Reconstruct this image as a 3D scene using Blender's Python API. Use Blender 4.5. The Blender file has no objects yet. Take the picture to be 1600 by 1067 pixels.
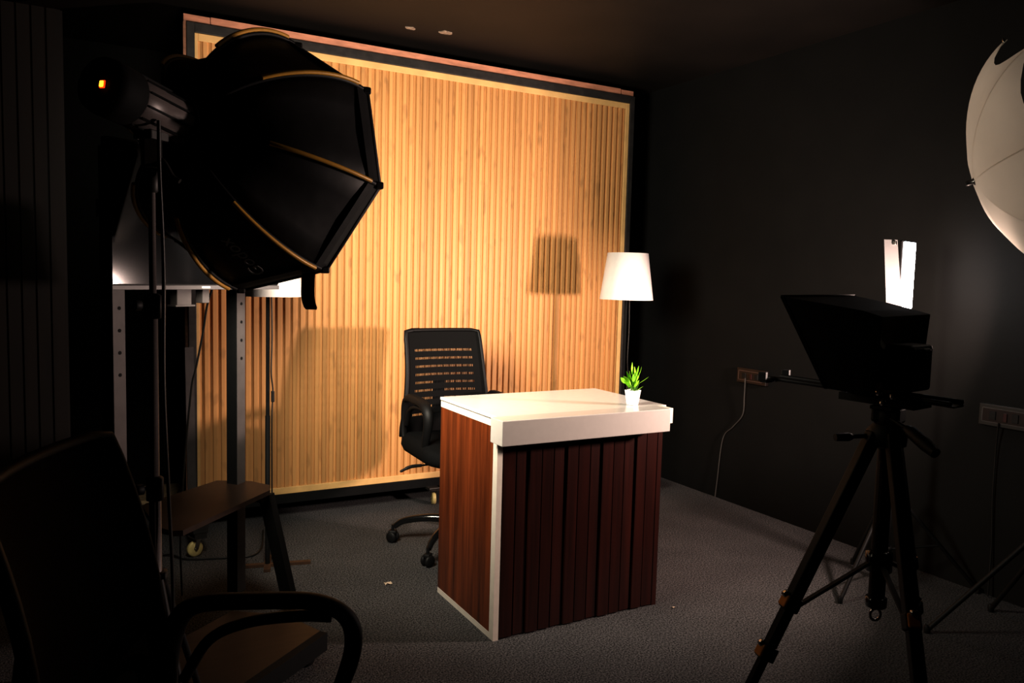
import bpy, bmesh, math, random
from mathutils import Vector as V, Matrix
random.seed(7)
PI = math.pi
scene = bpy.context.scene
C = scene.collection

# ------------------------------------------------------------------ camera numbers (photo solved at 1600x1067)
FPX = 1226.364
O = V((0, 0, 1.2004))
YAW, PIT, ROL = 0.5103, 0.0819, 0.0266
_f = V((math.sin(YAW) * math.cos(PIT), math.cos(YAW) * math.cos(PIT), -math.sin(PIT)))
_r = V((math.cos(YAW), -math.sin(YAW), 0))
_u = _r.cross(_f)
FW = _f
RT = _r * math.cos(ROL) + _u * math.sin(ROL)
UP = -_r * math.sin(ROL) + _u * math.cos(ROL)

def ray(x, y): return FW + RT * ((x - 800) / FPX) - UP * ((y - 533) / FPX)
def Q(x, y, z):                       # where the line of sight meets height z
    d = ray(x, y); return O + d * ((z - O.z) / d.z)
def D(x, y, dep): return O + ray(x, y) * dep
def L2(lat, dep, z):                  # lateral / forward metres on the ground plan -> world
    return V((lat * _r.x + dep * math.sin(YAW), lat * _r.y + dep * math.cos(YAW), z))

# ------------------------------------------------------------------ materials
MATS = {}
def pbr(name, col, rough=0.5, metal=0.0, spec=0.5, noise=0.0, nscale=40.0, emit=None, estr=0.0, bump=0.0, bscale=200.0, stretch=None):
    m = bpy.data.materials.new(name); m.use_nodes = True
    nt = m.node_tree; b = nt.nodes['Principled BSDF']
    b.inputs['Base Color'].default_value = (*col, 1)
    b.inputs['Roughness'].default_value = rough
    b.inputs['Metallic'].default_value = metal
    b.inputs['Specular IOR Level'].default_value = spec
    if emit:
        b.inputs['Emission Color'].default_value = (*emit, 1); b.inputs['Emission Strength'].default_value = estr
    tc = nt.nodes.new('ShaderNodeTexCoord')
    mp = nt.nodes.new('ShaderNodeMapping'); nt.links.new(tc.outputs['Object'], mp.inputs[0])
    if stretch: mp.inputs['Scale'].default_value = stretch
    n = nt.nodes.new('ShaderNodeTexNoise'); n.inputs['Scale'].default_value = nscale; n.inputs['Detail'].default_value = 4
    nt.links.new(mp.outputs[0], n.inputs['Vector'])
    r = nt.nodes.new('ShaderNodeValToRGB')
    k0, k1 = 1 - noise, 1 + noise
    r.color_ramp.elements[0].position = .3; r.color_ramp.elements[1].position = .7
    r.color_ramp.elements[0].color = (*[max(0, c * k0) for c in col], 1)
    r.color_ramp.elements[1].color = (*[min(1, c * k1) for c in col], 1)
    nt.links.new(n.outputs['Fac'], r.inputs[0]); nt.links.new(r.outputs[0], b.inputs['Base Color'])
    if bump:
        n2 = nt.nodes.new('ShaderNodeTexNoise'); n2.inputs['Scale'].default_value = bscale
        nt.links.new(mp.outputs[0], n2.inputs['Vector'])
        bp = nt.nodes.new('ShaderNodeBump'); bp.inputs['Strength'].default_value = bump; bp.inputs['Distance'].default_value = .004
        nt.links.new(n2.outputs['Fac'], bp.inputs['Height']); nt.links.new(bp.outputs[0], b.inputs['Normal'])
    MATS[name] = m
    return m

M_black = pbr('black_plastic', (.0055, .005, .005), .58, spec=.35, noise=.15)
M_blackm = pbr('black_matte', (.004, .004, .004), .75, spec=.25, noise=.2)
M_blackgloss = pbr('black_gloss', (.008, .008, .008), .12, spec=.6, noise=.1)
M_cloth = pbr('black_cloth', (.0085, .0078, .008), .55, spec=.35, noise=.3, nscale=15, bump=.9, bscale=9)
M_hood = pbr('hood_cloth', (.0045, .0042, .0042), .75, spec=.2, noise=.3, nscale=20, bump=.3, bscale=40)
M_seat = pbr('black_fabric', (.006, .006, .006), .85, spec=.15, noise=.3, nscale=300, bump=.2, bscale=500)
M_gold = pbr('gold_rod', (.72, .40, .06), .4, spec=.6, noise=.1)
M_chrome = pbr('chrome', (.55, .54, .52), .18, metal=1, noise=.05)
M_steel = pbr('dark_steel', (.028, .025, .023), .5, metal=.0, spec=.5, noise=.3, nscale=30)
M_post = pbr('grey_painted_steel', (.085, .076, .075), .5, spec=.4, noise=.12, nscale=20)
M_postside = M_post
M_metalgrey = pbr('brushed_grey_metal', (.17, .145, .14), .38, metal=.0, noise=.15, stretch=(1, 1, 30))
M_white = pbr('white_laminate', (.72, .70, .67), .16, spec=.5, noise=.02)
M_whiteedge = pbr('white_edge', (.78, .72, .64), .4, noise=.04)
M_shade = pbr('white_lamp_shade', (.70, .675, .655), .6, spec=.3, noise=.02)
M_pot = pbr('white_pot', (.85, .83, .81), .3, noise=.02)
M_soil = pbr('potting_soil', (.05, .06, .03), .9, noise=.5)
M_brownboard = pbr('brown_board', (.028, .0165, .011), .42, spec=.45, noise=.25, nscale=8, stretch=(1, 6, 1))
M_tape = pbr('brown_wood_bar', (.07, .035, .018), .6, noise=.3)
M_ply = pbr('pinkish_plywood', (.52, .25, .16), .6, noise=.22, nscale=12, stretch=(1, 1, 4))
M_plyoff = pbr('plywood_offcut', (.78, .58, .34), .7, noise=.2)
M_wheel = pbr('yellow_nylon', (.62, .52, .24), .45, noise=.15)
M_orange = pbr('orange_clamp', (.80, .30, .05), .4, noise=.1)
M_cable = pbr('black_cable', (.012, .011, .010), .45, noise=.1)
M_cablegrey = pbr('grey_cable', (.07, .065, .06), .5, noise=.1)
M_socket = pbr('dark_socket', (.012, .008, .007), .35, noise=.15)
M_socketline = pbr('socket_trim', (.10, .062, .052), .35, noise=.1)
M_socketgrey = pbr('grey_socket_plate', (.018, .017, .015), .45, noise=.15)
M_red = pbr('red_switch', (.03, .005, .005), .4, noise=.1)
M_tvbezel = pbr('tv_bezel', (.06, .055, .056), .45, metal=.0, noise=.08)
M_tvlogo = pbr('tv_logo', (.75, .74, .74), .4, noise=.05)
M_tvscreen = pbr('tv_screen', (.004, .004, .0045), .09, spec=.27, noise=.05)
M_display = pbr('orange_display', (.9, .3, .02), .4, emit=(1, .32, .015), estr=7)
M_display2 = pbr('red_display', (.6, .05, .01), .4, emit=(1, .06, .005), estr=1.4)
M_diff = pbr('softbox_diffuser', (.8, .78, .74), .6, emit=(1, .88, .66), estr=6)
M_led = pbr('led_face', (.9, .9, .9), .5, emit=(.86, .94, 1), estr=9)
M_door = pbr('white_barn_door', (.62, .60, .57), .5, noise=.03)
M_scrap = pbr('paper_scrap', (.55, .44, .34), .8, noise=.1)
M_patch = pbr('peeled_patch', (.34, .26, .20), .8, noise=.5, nscale=60)
M_text = pbr('faint_print', (.42, .42, .40), .6, noise=.1)
M_blue = pbr('blue_ring', (.012, .03, .055), .35, noise=.1)
M_wall = pbr('black_wall_paint', (.0044, .0041, .0035), .75, spec=.25, noise=.2, nscale=6, bump=.08, bscale=60)
M_ceil = pbr('dark_brown_ceiling', (.0105, .0074, .0055), .55, spec=.4, noise=.25, nscale=3, bump=.06, bscale=12)
M_darkwood = pbr('dark_brown_wood', (.0085, .0048, .0024), .6, noise=.4, nscale=6, stretch=(3, 3, .25))

def carpet():
    m = bpy.data.materials.new('grey_carpet'); m.use_nodes = True
    nt = m.node_tree; b = nt.nodes['Principled BSDF']; b.inputs['Roughness'].default_value = .95
    b.inputs['Specular IOR Level'].default_value = .1
    tc = nt.nodes.new('ShaderNodeTexCoord')
    n = nt.nodes.new('ShaderNodeTexNoise'); n.inputs['Scale'].default_value = 175; n.inputs['Detail'].default_value = 3
    n3 = nt.nodes.new('ShaderNodeTexNoise'); n3.inputs['Scale'].default_value = 4; n3.inputs['Detail'].default_value = 3
    nt.links.new(tc.outputs['Object'], n.inputs['Vector']); nt.links.new(tc.outputs['Object'], n3.inputs['Vector'])
    r = nt.nodes.new('ShaderNodeValToRGB')
    r.color_ramp.elements[0].position = .34; r.color_ramp.elements[1].position = .68
    r.color_ramp.elements[0].color = (.016, .0157, .016, 1); r.color_ramp.elements[1].color = (.175, .171, .172, 1)
    nt.links.new(n.outputs['Fac'], r.inputs[0])
    mx = nt.nodes.new('ShaderNodeMix'); mx.data_type = 'RGBA'; mx.blend_type = 'MULTIPLY'
    mx.inputs[0].default_value = .5
    r2 = nt.nodes.new('ShaderNodeValToRGB'); r2.color_ramp.elements[0].position = .3; r2.color_ramp.elements[1].position = .7
    r2.color_ramp.elements[0].color = (.6, .6, .6, 1); r2.color_ramp.elements[1].color = (1, 1, 1, 1)
    nt.links.new(n3.outputs['Fac'], r2.inputs[0])
    nt.links.new(r.outputs[0], mx.inputs[6]); nt.links.new(r2.outputs[0], mx.inputs[7])
    nt.links.new(mx.outputs[2], b.inputs['Base Color'])
    bp = nt.nodes.new('ShaderNodeBump'); bp.inputs['Strength'].default_value = .9; bp.inputs['Distance'].default_value = .004
    nt.links.new(n.outputs['Fac'], bp.inputs['Height']); nt.links.new(bp.outputs[0], b.inputs['Normal'])
    return m
M_floor = carpet()

def math_node(nt, op, a, bval=None, b=None):
    n = nt.nodes.new('ShaderNodeMath'); n.operation = op
    if isinstance(a, (int, float)): n.inputs[0].default_value = a
    else: nt.links.new(a, n.inputs[0])
    if b is not None: nt.links.new(b, n.inputs[1])
    elif bval is not None: n.inputs[1].default_value = bval
    return n.outputs[0]

PITCH = .036
X_SEAM = 1.175
def wood_slats(name, c_left, c_right, gap=None):
    """bamboo look: per-slat tone, streaky grain, brown knot patches; two sheets of slightly different tone"""
    m = bpy.data.materials.new(name); m.use_nodes = True
    nt = m.node_tree; b = nt.nodes['Principled BSDF']; b.inputs['Roughness'].default_value = .48
    b.inputs['Specular IOR Level'].default_value = .35
    tc = nt.nodes.new('ShaderNodeTexCoord'); sx = nt.nodes.new('ShaderNodeSeparateXYZ')
    nt.links.new(tc.outputs['Object'], sx.inputs[0])
    idx = math_node(nt, 'FLOOR', math_node(nt, 'DIVIDE', sx.outputs['X'], PITCH))
    wn = nt.nodes.new('ShaderNodeTexWhiteNoise'); wn.noise_dimensions = '1D'; nt.links.new(idx, wn.inputs['W'])
    # streaks
    cmb = nt.nodes.new('ShaderNodeCombineXYZ')
    nt.links.new(sx.outputs['X'], cmb.inputs[0]); nt.links.new(idx, cmb.inputs[1]); nt.links.new(sx.outputs['Z'], cmb.inputs[2])
    mp = nt.nodes.new('ShaderNodeMapping'); mp.inputs['Scale'].default_value = (90, 3.3, 2.2); nt.links.new(cmb.outputs[0], mp.inputs[0])
    ns = nt.nodes.new('ShaderNodeTexNoise'); ns.inputs['Scale'].default_value = 1; ns.inputs['Detail'].default_value = 3
    nt.links.new(mp.outputs[0], ns.inputs['Vector'])
    # knots
    mp2 = nt.nodes.new('ShaderNodeMapping'); mp2.inputs['Scale'].default_value = (22, 5.1, 9); nt.links.new(cmb.outputs[0], mp2.inputs[0])
    nk = nt.nodes.new('ShaderNodeTexNoise'); nk.inputs['Scale'].default_value = 1; nk.inputs['Detail'].default_value = 1
    nt.links.new(mp2.outputs[0], nk.inputs['Vector'])
    rk = nt.nodes.new('ShaderNodeValToRGB'); rk.color_ramp.elements[0].position = .63; rk.color_ramp.elements[1].position = .74
    rk.color_ramp.elements[0].color = (0, 0, 0, 1); rk.color_ramp.elements[1].color = (1, 1, 1, 1)
    nt.links.new(nk.outputs['Fac'], rk.inputs[0])
    # sheet tone
    st = math_node(nt, 'GREATER_THAN', sx.outputs['X'], X_SEAM)
    mix = nt.nodes.new('ShaderNodeMix'); mix.data_type = 'RGBA'; nt.links.new(st, mix.inputs[0])
    mix.inputs[6].default_value = (*c_left, 1); mix.inputs[7].default_value = (*c_right, 1)
    # brightness factor = .80 + .22*rand + .22*(streak-.5) - .3*knot
    f1 = math_node(nt, 'MULTIPLY_ADD', wn.outputs['Value'], .20); f1.node.inputs[2].default_value = .84
    f2 = math_node(nt, 'MULTIPLY_ADD', ns.outputs['Fac'], .36); f2.node.inputs[2].default_value = -.18
    f3 = math_node(nt, 'MULTIPLY', rk.outputs[0], -.20)
    ft = math_node(nt, 'ADD', math_node(nt, 'ADD', f1, b=f2), b=f3)
    sc = nt.nodes.new('ShaderNodeVectorMath'); sc.operation = 'SCALE'
    nt.links.new(mix.outputs[2], sc.inputs[0]); nt.links.new(ft, sc.inputs['Scale'])
    nt.links.new(sc.outputs[0], b.inputs['Base Color'])
    return m
M_slat = wood_slats('bamboo_slats', (.60, .335, .138), (.62, .300, .170))
M_trimwood = pbr('light_wood_trim', (.68, .45, .20), .5, noise=.12, nscale=10)

def mahogany(name, c0, c1, scl):
    m = bpy.data.materials.new(name); m.use_nodes = True
    nt = m.node_tree; b = nt.nodes['Principled BSDF']; b.inputs['Roughness'].default_value = .3
    b.inputs['Specular IOR Level'].default_value = .45
    tc = nt.nodes.new('ShaderNodeTexCoord'); mp = nt.nodes.new('ShaderNodeMapping')
    mp.inputs['Scale'].default_value = scl; nt.links.new(tc.outputs['Object'], mp.inputs[0])
    n = nt.nodes.new('ShaderNodeTexNoise'); n.inputs['Scale'].default_value = 1; n.inputs['Detail'].default_value = 6; n.inputs['Roughness'].default_value = .65
    nt.links.new(mp.outputs[0], n.inputs['Vector'])
    r = nt.nodes.new('ShaderNodeValToRGB'); r.color_ramp.elements[0].position = .32; r.color_ramp.elements[1].position = .68
    r.color_ramp.elements[0].color = (*c0, 1); r.color_ramp.elements[1].color = (*c1, 1)
    nt.links.new(n.outputs['Fac'], r.inputs[0]); nt.links.new(r.outputs[0], b.inputs['Base Color'])
    return m
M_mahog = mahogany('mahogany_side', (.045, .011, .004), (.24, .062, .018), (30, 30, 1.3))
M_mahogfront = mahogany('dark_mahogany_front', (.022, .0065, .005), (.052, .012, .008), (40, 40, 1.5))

def mesh_fabric():
    """chair back mesh: solid bands with rows of see-through slits"""
    m = bpy.data.materials.new('chair_mesh'); m.use_nodes = True
    nt = m.node_tree; b = nt.nodes['Principled BSDF']
    b.inputs['Base Color'].default_value = (.006, .0055, .0055, 1); b.inputs['Roughness'].default_value = .8; b.inputs['Specular IOR Level'].default_value = .15
    out = nt.nodes['Material Output']
    uv = nt.nodes.new('ShaderNodeUVMap'); sx = nt.nodes.new('ShaderNodeSeparateXYZ'); nt.links.new(uv.outputs[0], sx.inputs[0])
    u, v = sx.outputs['X'], sx.outputs['Y']
    fr = math_node(nt, 'FRACT', math_node(nt, 'MULTIPLY', v, 13.0))
    band = math_node(nt, 'LESS_THAN', math_node(nt, 'ABSOLUTE', math_node(nt, 'SUBTRACT', fr, .5)), .14)
    inx = math_node(nt, 'LESS_THAN', math_node(nt, 'ABSOLUTE', math_node(nt, 'SUBTRACT', u, .5)), .38)
    iny = math_node(nt, 'MULTIPLY', math_node(nt, 'GREATER_THAN', v, .155), b=math_node(nt, 'LESS_THAN', v, .84))
    thread = math_node(nt, 'GREATER_THAN', math_node(nt, 'FRACT', math_node(nt, 'MULTIPLY', u, 48.0)), .58)
    a = math_node(nt, 'MULTIPLY', math_node(nt, 'MULTIPLY', band, b=inx), b=math_node(nt, 'MULTIPLY', iny, b=thread))
    tr = nt.nodes.new('ShaderNodeBsdfTransparent'); mx = nt.nodes.new('ShaderNodeMixShader')
    nt.links.new(a, mx.inputs[0]); nt.links.new(b.outputs[0], mx.inputs[1]); nt.links.new(tr.outputs[0], mx.inputs[2])
    nt.links.new(mx.outputs[0], out.inputs['Surface'])
    return m
M_mesh = mesh_fabric()

def translucent(name, col, fac):
    m = bpy.data.materials.new(name); m.use_nodes = True
    nt = m.node_tree; nt.nodes.remove(nt.nodes['Principled BSDF'])
    out = nt.nodes['Material Output']
    tc = nt.nodes.new('ShaderNodeTexCoord'); n = nt.nodes.new('ShaderNodeTexNoise'); n.inputs['Scale'].default_value = 9
    nt.links.new(tc.outputs['Object'], n.inputs['Vector'])
    r = nt.nodes.new('ShaderNodeValToRGB')
    r.color_ramp.elements[0].color = (*[c * .9 for c in col], 1); r.color_ramp.elements[1].color = (*col, 1)
    nt.links.new(n.outputs['Fac'], r.inputs[0])
    d = nt.nodes.new('ShaderNodeBsdfDiffuse'); t = nt.nodes.new('ShaderNodeBsdfTranslucent'); mx = nt.nodes.new('ShaderNodeMixShader')
    nt.links.new(r.outputs[0], d.inputs[0]); nt.links.new(r.outputs[0], t.inputs[0])
    mx.inputs[0].default_value = fac
    nt.links.new(d.outputs[0], mx.inputs[1]); nt.links.new(t.outputs[0], mx.inputs[2]); nt.links.new(mx.outputs[0], out.inputs['Surface'])
    return m
M_umb = translucent('umbrella_nylon', (.78, .72, .64), .5)

def leaf_mat():
    m = pbr('green_leaf', (.28, .70, .035), .4, noise=.6, nscale=28)
    return m
M_leaf = leaf_mat()
M_stem = pbr('green_stem', (.12, .30, .03), .5, noise=.3)

# ------------------------------------------------------------------ mesh builder
class MB:
    def __init__(s): s.v = []; s.f = []; s.sm = []; s.uv = None
    def add(s, vs, fs, smooth=False):
        o = len(s.v); s.v += [V(p) for p in vs]
        for f in fs: s.f.append([i + o for i in f]); s.sm.append(smooth)
        return s
    def box(s, c, size, rot=None, bev=0.0, seg=2):
        bm = bmesh.new(); bmesh.ops.create_cube(bm, size=1)
        for v in bm.verts: v.co = V((v.co.x * size[0], v.co.y * size[1], v.co.z * size[2]))
        if bev: bmesh.ops.bevel(bm, geom=bm.edges[:], offset=bev, segments=seg, affect='EDGES', profile=.5)
        R = rot if rot is not None else Matrix.Identity(3)
        bm.verts.index_update()
        vs = [R @ v.co + V(c) for v in bm.verts]; fs = [[v.index for v in f.verts] for f in bm.faces]
        bm.free(); return s.add(vs, fs)
    def span(s, a, b, bev=0.0):      # axis-aligned box from corner to corner
        a, b = V(a), V(b)
        return s.box((a + b) / 2, [abs(b[i] - a[i]) for i in range(3)], bev=bev)
    def tube(s, pts, r, n=10, cap=True, flat=None):
        pts = [V(p) for p in pts]; m = len(pts)
        rs = r if isinstance(r, (list, tuple)) else [r] * m
        t0 = (pts[1] - pts[0]).normalized()
        ref = V((0, 0, 1)) if abs(t0.z) < .9 else V((1, 0, 0))
        nrm = (ref - t0 * ref.dot(t0)).normalized()
        vs = []
        for i in range(m):
            t = (pts[min(i + 1, m - 1)] - pts[max(i - 1, 0)]).normalized()
            nrm = (nrm - t * nrm.dot(t)).normalized(); bn = t.cross(nrm)
            k = flat or (1, 1)
            for j in range(n):
                a = 2 * PI * j / n
                vs.append(pts[i] + nrm * (math.cos(a) * rs[i] * k[0]) + bn * (math.sin(a) * rs[i] * k[1]))
        fs = [[i * n + j, i * n + (j + 1) % n, (i + 1) * n + (j + 1) % n, (i + 1) * n + j] for i in range(m - 1) for j in range(n)]
        s.add(vs, fs, True)
        if cap: s.add(vs[:n][::-1], [list(range(n))]); s.add(vs[-n:], [list(range(n))])
        return s
    def bar(s, p0, p1, w, h, up=(0, 0, 1), bev=0.0):   # rectangular bar between two points
        p0, p1 = V(p0), V(p1); t = (p1 - p0); L = t.length; t.normalize()
        u = V(up); u = (u - t * u.dot(t)).normalized(); b = t.cross(u)
        R = Matrix((t, b, u)).transposed()
        return s.box((p0 + p1) / 2, (L, w, h), R, bev)
    def lathe(s, prof, c, axis=(0, 0, 1), n=32, smooth=True, cap=True):   # prof = [(radius, along)]
        a = V(axis).normalized(); ref = V((1, 0, 0)) if abs(a.x) < .9 else V((0, 1, 0))
        e1 = (ref - a * ref.dot(a)).normalized(); e2 = a.cross(e1); c = V(c)
        vs = [c + a * h + e1 * (r * math.cos(2 * PI * j / n)) + e2 * (r * math.sin(2 * PI * j / n)) for r, h in prof for j in range(n)]
        m = len(prof)
        fs = [[i * n + j, i * n + (j + 1) % n, (i + 1) * n + (j + 1) % n, (i + 1) * n + j] for i in range(m - 1) for j in range(n)]
        s.add(vs, fs, smooth)
        if cap: s.add(vs[:n][::-1], [list(range(n))]); s.add(vs[-n:], [list(range(n))])
        return s
    def prism(s, poly, z0, z1):
        n = len(poly)
        vs = [V((p[0], p[1], z0)) for p in poly] + [V((p[0], p[1], z1)) for p in poly]
        fs = [list(range(n))[::-1], list(range(n, 2 * n))] + [[i, (i + 1) % n, n + (i + 1) % n, n + i] for i in range(n)]
        return s.add(vs, fs)
    def hexa(s, p):   # 8 corners: bottom 4, top 4
        return s.add(p, [[3, 2, 1, 0], [4, 5, 6, 7], [0, 1, 5, 4], [1, 2, 6, 5], [2, 3, 7, 6], [3, 0, 4, 7]])
    def grid(s, rows, smooth=True, closed=False):
        m, n = len(rows), len(rows[0])
        vs = [p for r in rows for p in r]
        fs = [[i * n + j, i * n + (j + 1) % n, (i + 1) * n + (j + 1) % n, (i + 1) * n + j] for i in range(m - 1) for j in range(n if closed else n - 1)]
        return s.add(vs, fs, smooth)

def link(name, mb, mat, parent=None, off=(0, 0, 0), label=None):
    me = bpy.data.meshes.new(name)
    off = V(off)
    me.from_pydata([tuple(v - off) for v in mb.v], [], mb.f)
    me.polygons.foreach_set('use_smooth', mb.sm)
    me.materials.append(mat)
    bm = bmesh.new(); bm.from_mesh(me)
    if mb.uv is None: bmesh.ops.recalc_face_normals(bm, faces=bm.faces[:])
    bm.to_mesh(me); bm.free()
    if mb.uv is not None:
        lay = me.uv_layers.new(name='UVMap')
        for lp in me.loops: lay.data[lp.index].uv = mb.uv[lp.vertex_index]
    o = bpy.data.objects.new(name, me); C.objects.link(o)
    if parent: o.parent = parent
    if label: o['label'] = label
    return o

def tag(o, label, cat, group=None):
    o['label'] = label; o['category'] = cat
    if group: o['group'] = group
    return o

class Thing:
    """an Empty at the thing's base; parts are given in world (or, at the origin, local) coordinates"""
    def __init__(s, name, label, cat, loc=(0, 0, 0), group=None):
        s.root = bpy.data.objects.new(name, None); C.objects.link(s.root)
        s.root.location = loc; s.root.empty_display_size = .1; s.off = V(loc)
        tag(s.root, label, cat, group)
    def part(s, name, mb, mat, parent=None, label=None):
        return link(name, mb, mat, parent or s.root, s.off, label)

def single(name, mb, mat, label, cat, loc, group=None):
    o = link(name, mb, mat, None, loc); o.location = loc
    return tag(o, label, cat, group)

def struct(name, mb, mat):
    o = link(name, mb, mat); o['kind'] = 'structure'; return o

def spline(pts, n=8):     # Catmull-Rom through points
    pts = [V(p) for p in pts]; out = []
    P = [pts[0] * 2 - pts[1]] + pts + [pts[-1] * 2 - pts[-2]]
    for i in range(1, len(P) - 2):
        for k in range(n):
            t = k / n; a, b, c, d = P[i - 1], P[i], P[i + 1], P[i + 2]
            out.append(.5 * ((2 * b) + (c - a) * t + (2 * a - 5 * b + 4 * c - d) * t * t + (3 * b - a - 3 * c + d) * t ** 3))
    out.append(pts[-1]); return out

def copy_tree(root):
    r = root.copy(); C.objects.link(r)
    for ch in list(root.children):
        c = ch.copy(); C.objects.link(c); c.parent = r
        for g in list(ch.children):
            d = g.copy(); C.objects.link(d); d.parent = c
    return r

# ------------------------------------------------------------------ the room
WX, HC = 3.131, 2.357
X0, Y0, Y1 = -1.3, -1.2, 4.72
struct('floor', MB().span((X0, Y0, -.06), (WX, Y1, 0)), M_floor)
struct('ceiling', MB().span((X0, Y0, HC), (WX, Y1, HC + .08)), M_ceil)
struct('wall_right', MB().span((WX, Y0, -.06), (WX + .1, Y1, HC + .08)), M_wall)
struct('wall_back', MB().span((X0, Y1, -.06), (WX + .1, Y1 + .1, HC + .08)), M_wall)
struct('wall_left', MB().span((X0 - .1, Y0, -.06), (X0, Y1 + .1, HC + .08)), M_wall)
struct('wall_front', MB().span((X0 - .1, Y0 - .1, -.06), (WX + .1, Y0, HC + .08)), M_wall)

# dark slatted wood panel, far left
pl = L2(-1.985, 3.5, 0)
wp = Thing('wooden_panel', 'dark brown wooden panel standing in the shadows at the far left edge', 'panel', (pl.x - .5, pl.y, 0))
m = MB()
x = pl.x - 1.05
while x < pl.x - .01:
    w = random.choice((.055, .07, .085)); x2 = min(x + w, pl.x)
    m.span((x, pl.y, .02), (x2 - .008, pl.y + .012, 2.3)); x = x2
wp.part('planks', m, M_darkwood)
wp.part('backing_board', MB().span((pl.x - 1.05, pl.y + .012, 0), (pl.x, pl.y + .03, 2.3)), M_darkwood)

# ------------------------------------------------------------------ big slatted backdrop on casters
PY = 3.765
xl, xr, zb, zt = .479, 2.850, .130, 2.2253
bd = Thing('backdrop_panel', 'large light wood slatted backdrop in a black steel frame behind the desk', 'backdrop', ((xl + xr) / 2, PY, 0))
TR = .026
m = MB()
prof = []
x = xl + TR; xe = xr - TR; i = 0
while x < xe - .002:
    x2 = min(x + PITCH, xe)
    w = x2 - x
    prof += [(x, .012), (x + .008, .012), (x + .0088, .0008), (x + .0098, 0), (x2 - .0098, 0), (x2 - .0088, .0008), (x2 - .008, .012)]
    x = x2
rows = [[V((a, PY + b, z)) for a, b in prof] for z in (zb + .03, zt - .03)]
m.grid(rows, False)
m.span((xl + .002, PY + .0115, zb + .002), (xr - .002, PY + .024, zt - .002))
bd.part('slat_panel', m, M_slat)
for a, b in (((xl, PY - .004, zb), (xl + .014, PY + .012, zt)), ((xr - TR, PY - .004, zb), (xr, PY + .012, zt)),
             ((xl + .014, PY - .004, zt - .032), (xr - TR, PY + .012, zt)), ((xl + .014, PY - .006, zb), (xr - TR, PY + .012, zb + .032))):
    bd.part('trim_strip', MB().span(a, b, bev=.002), M_trimwood)
fb = []
for a, b in (((.446, PY - .012, .085), (xl, PY + .03, 2.267)), ((xr, PY - .012, .085), (2.881, PY + .03, 2.267)),
             ((xl, PY - .012, zt), (xr, PY + .03, 2.267)), ((xl, PY - .012, .085), (xr, PY + .03, zb))):
    fb.append(bd.part('frame_bar', MB().span(a, b, bev=.002), M_blackm if b[2] < .2 else M_steel))
m = MB().span((.436, PY + .006, 2.268), (.545, PY + .03, 2.302)).span((.548, PY + .006, 2.268), (2.79, PY + .03, 2.304)).span((2.795, PY + .006, 2.268), (2.881, PY + .03, 2.300))
bd.part('top_board', m, M_ply, label='pinkish plywood strip along the top edge')
bd.part('side_board', MB().span((.434, PY + .006, .09), (.4455, PY + .03, 2.268)), M_ply, label='pinkish plywood strip down the left edge')
def caster(parent_thing, p, yaw, r=.033):
    p = V(p); d = V((math.cos(yaw), math.sin(yaw), 0)); n = V((-d.y, d.x, 0))
    c = p + V((0, 0, r))
    f = MB().box(p + V((0, 0, 2 * r + .018)) - d * .012, (.055, .055, .005), Matrix.Rotation(yaw, 3, 'Z'))
    for s in (-1, 1):
        f.bar(c + n * .013 * s, p + V((0, 0, 2 * r + .017)) - d * .014 + n * .013 * s, .003, .018, up=d)
    f.lathe([(.005, -.017), (.005, .017)], c, n, 12)
    fk = parent_thing.part('caster', f, M_chrome, label='yellow-wheeled caster with chrome fork')
    parent_thing.part('wheel', MB().lathe([(.010, -.010), (r * .9, -.010), (r, -.006), (r, .006), (r * .9, .010), (.010, .010)], c, n, 24), M_wheel, fk)
# outriggers: feet at both ends, stub under the middle
for xa in (.445, 2.845):
    m = MB().span((xa - .025, PY - .37, .082), (xa + .025, PY + .25, .13), bev=.003)
    if xa < 1: m.span((xa - .03, PY - .372, .105), (xa + .03, PY - .30, .15), bev=.003)
    bd.part('outrigger_foot', m, M_steel)
    caster(bd, (xa - .02, PY - .335, 0), .35 + PI); caster(bd, (xa, PY + .22, 0), 0)
q = Q(677, 787, 0)
bd.part('caster_bracket', MB().span((q.x - .03, PY - .06, .076), (q.x + .03, PY + .05, .09), bev=.002), M_steel)
caster(bd, (q.x, q.y, 0), 1.35)
# loose black cover strip seen at the bottom left of the frame
a = Q(298, 766, .13)
m = MB().bar(V((.455, PY - .016, .14)), V((.447, PY - .016, .85)), .036, .004, up=(0, 1, 0))
bd.part('edge_strip', m, M_post, label='grey strip on the left frame upright')

# plywood offcut behind
single('plywood_offcut', MB().span((.02, 4.30, 0), (.49, 4.60, .02), bev=.002), M_plyoff, 'tan plywood offcut lying on the floor behind the backdrop at left', 'board', (.25, 4.45, 0))

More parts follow.
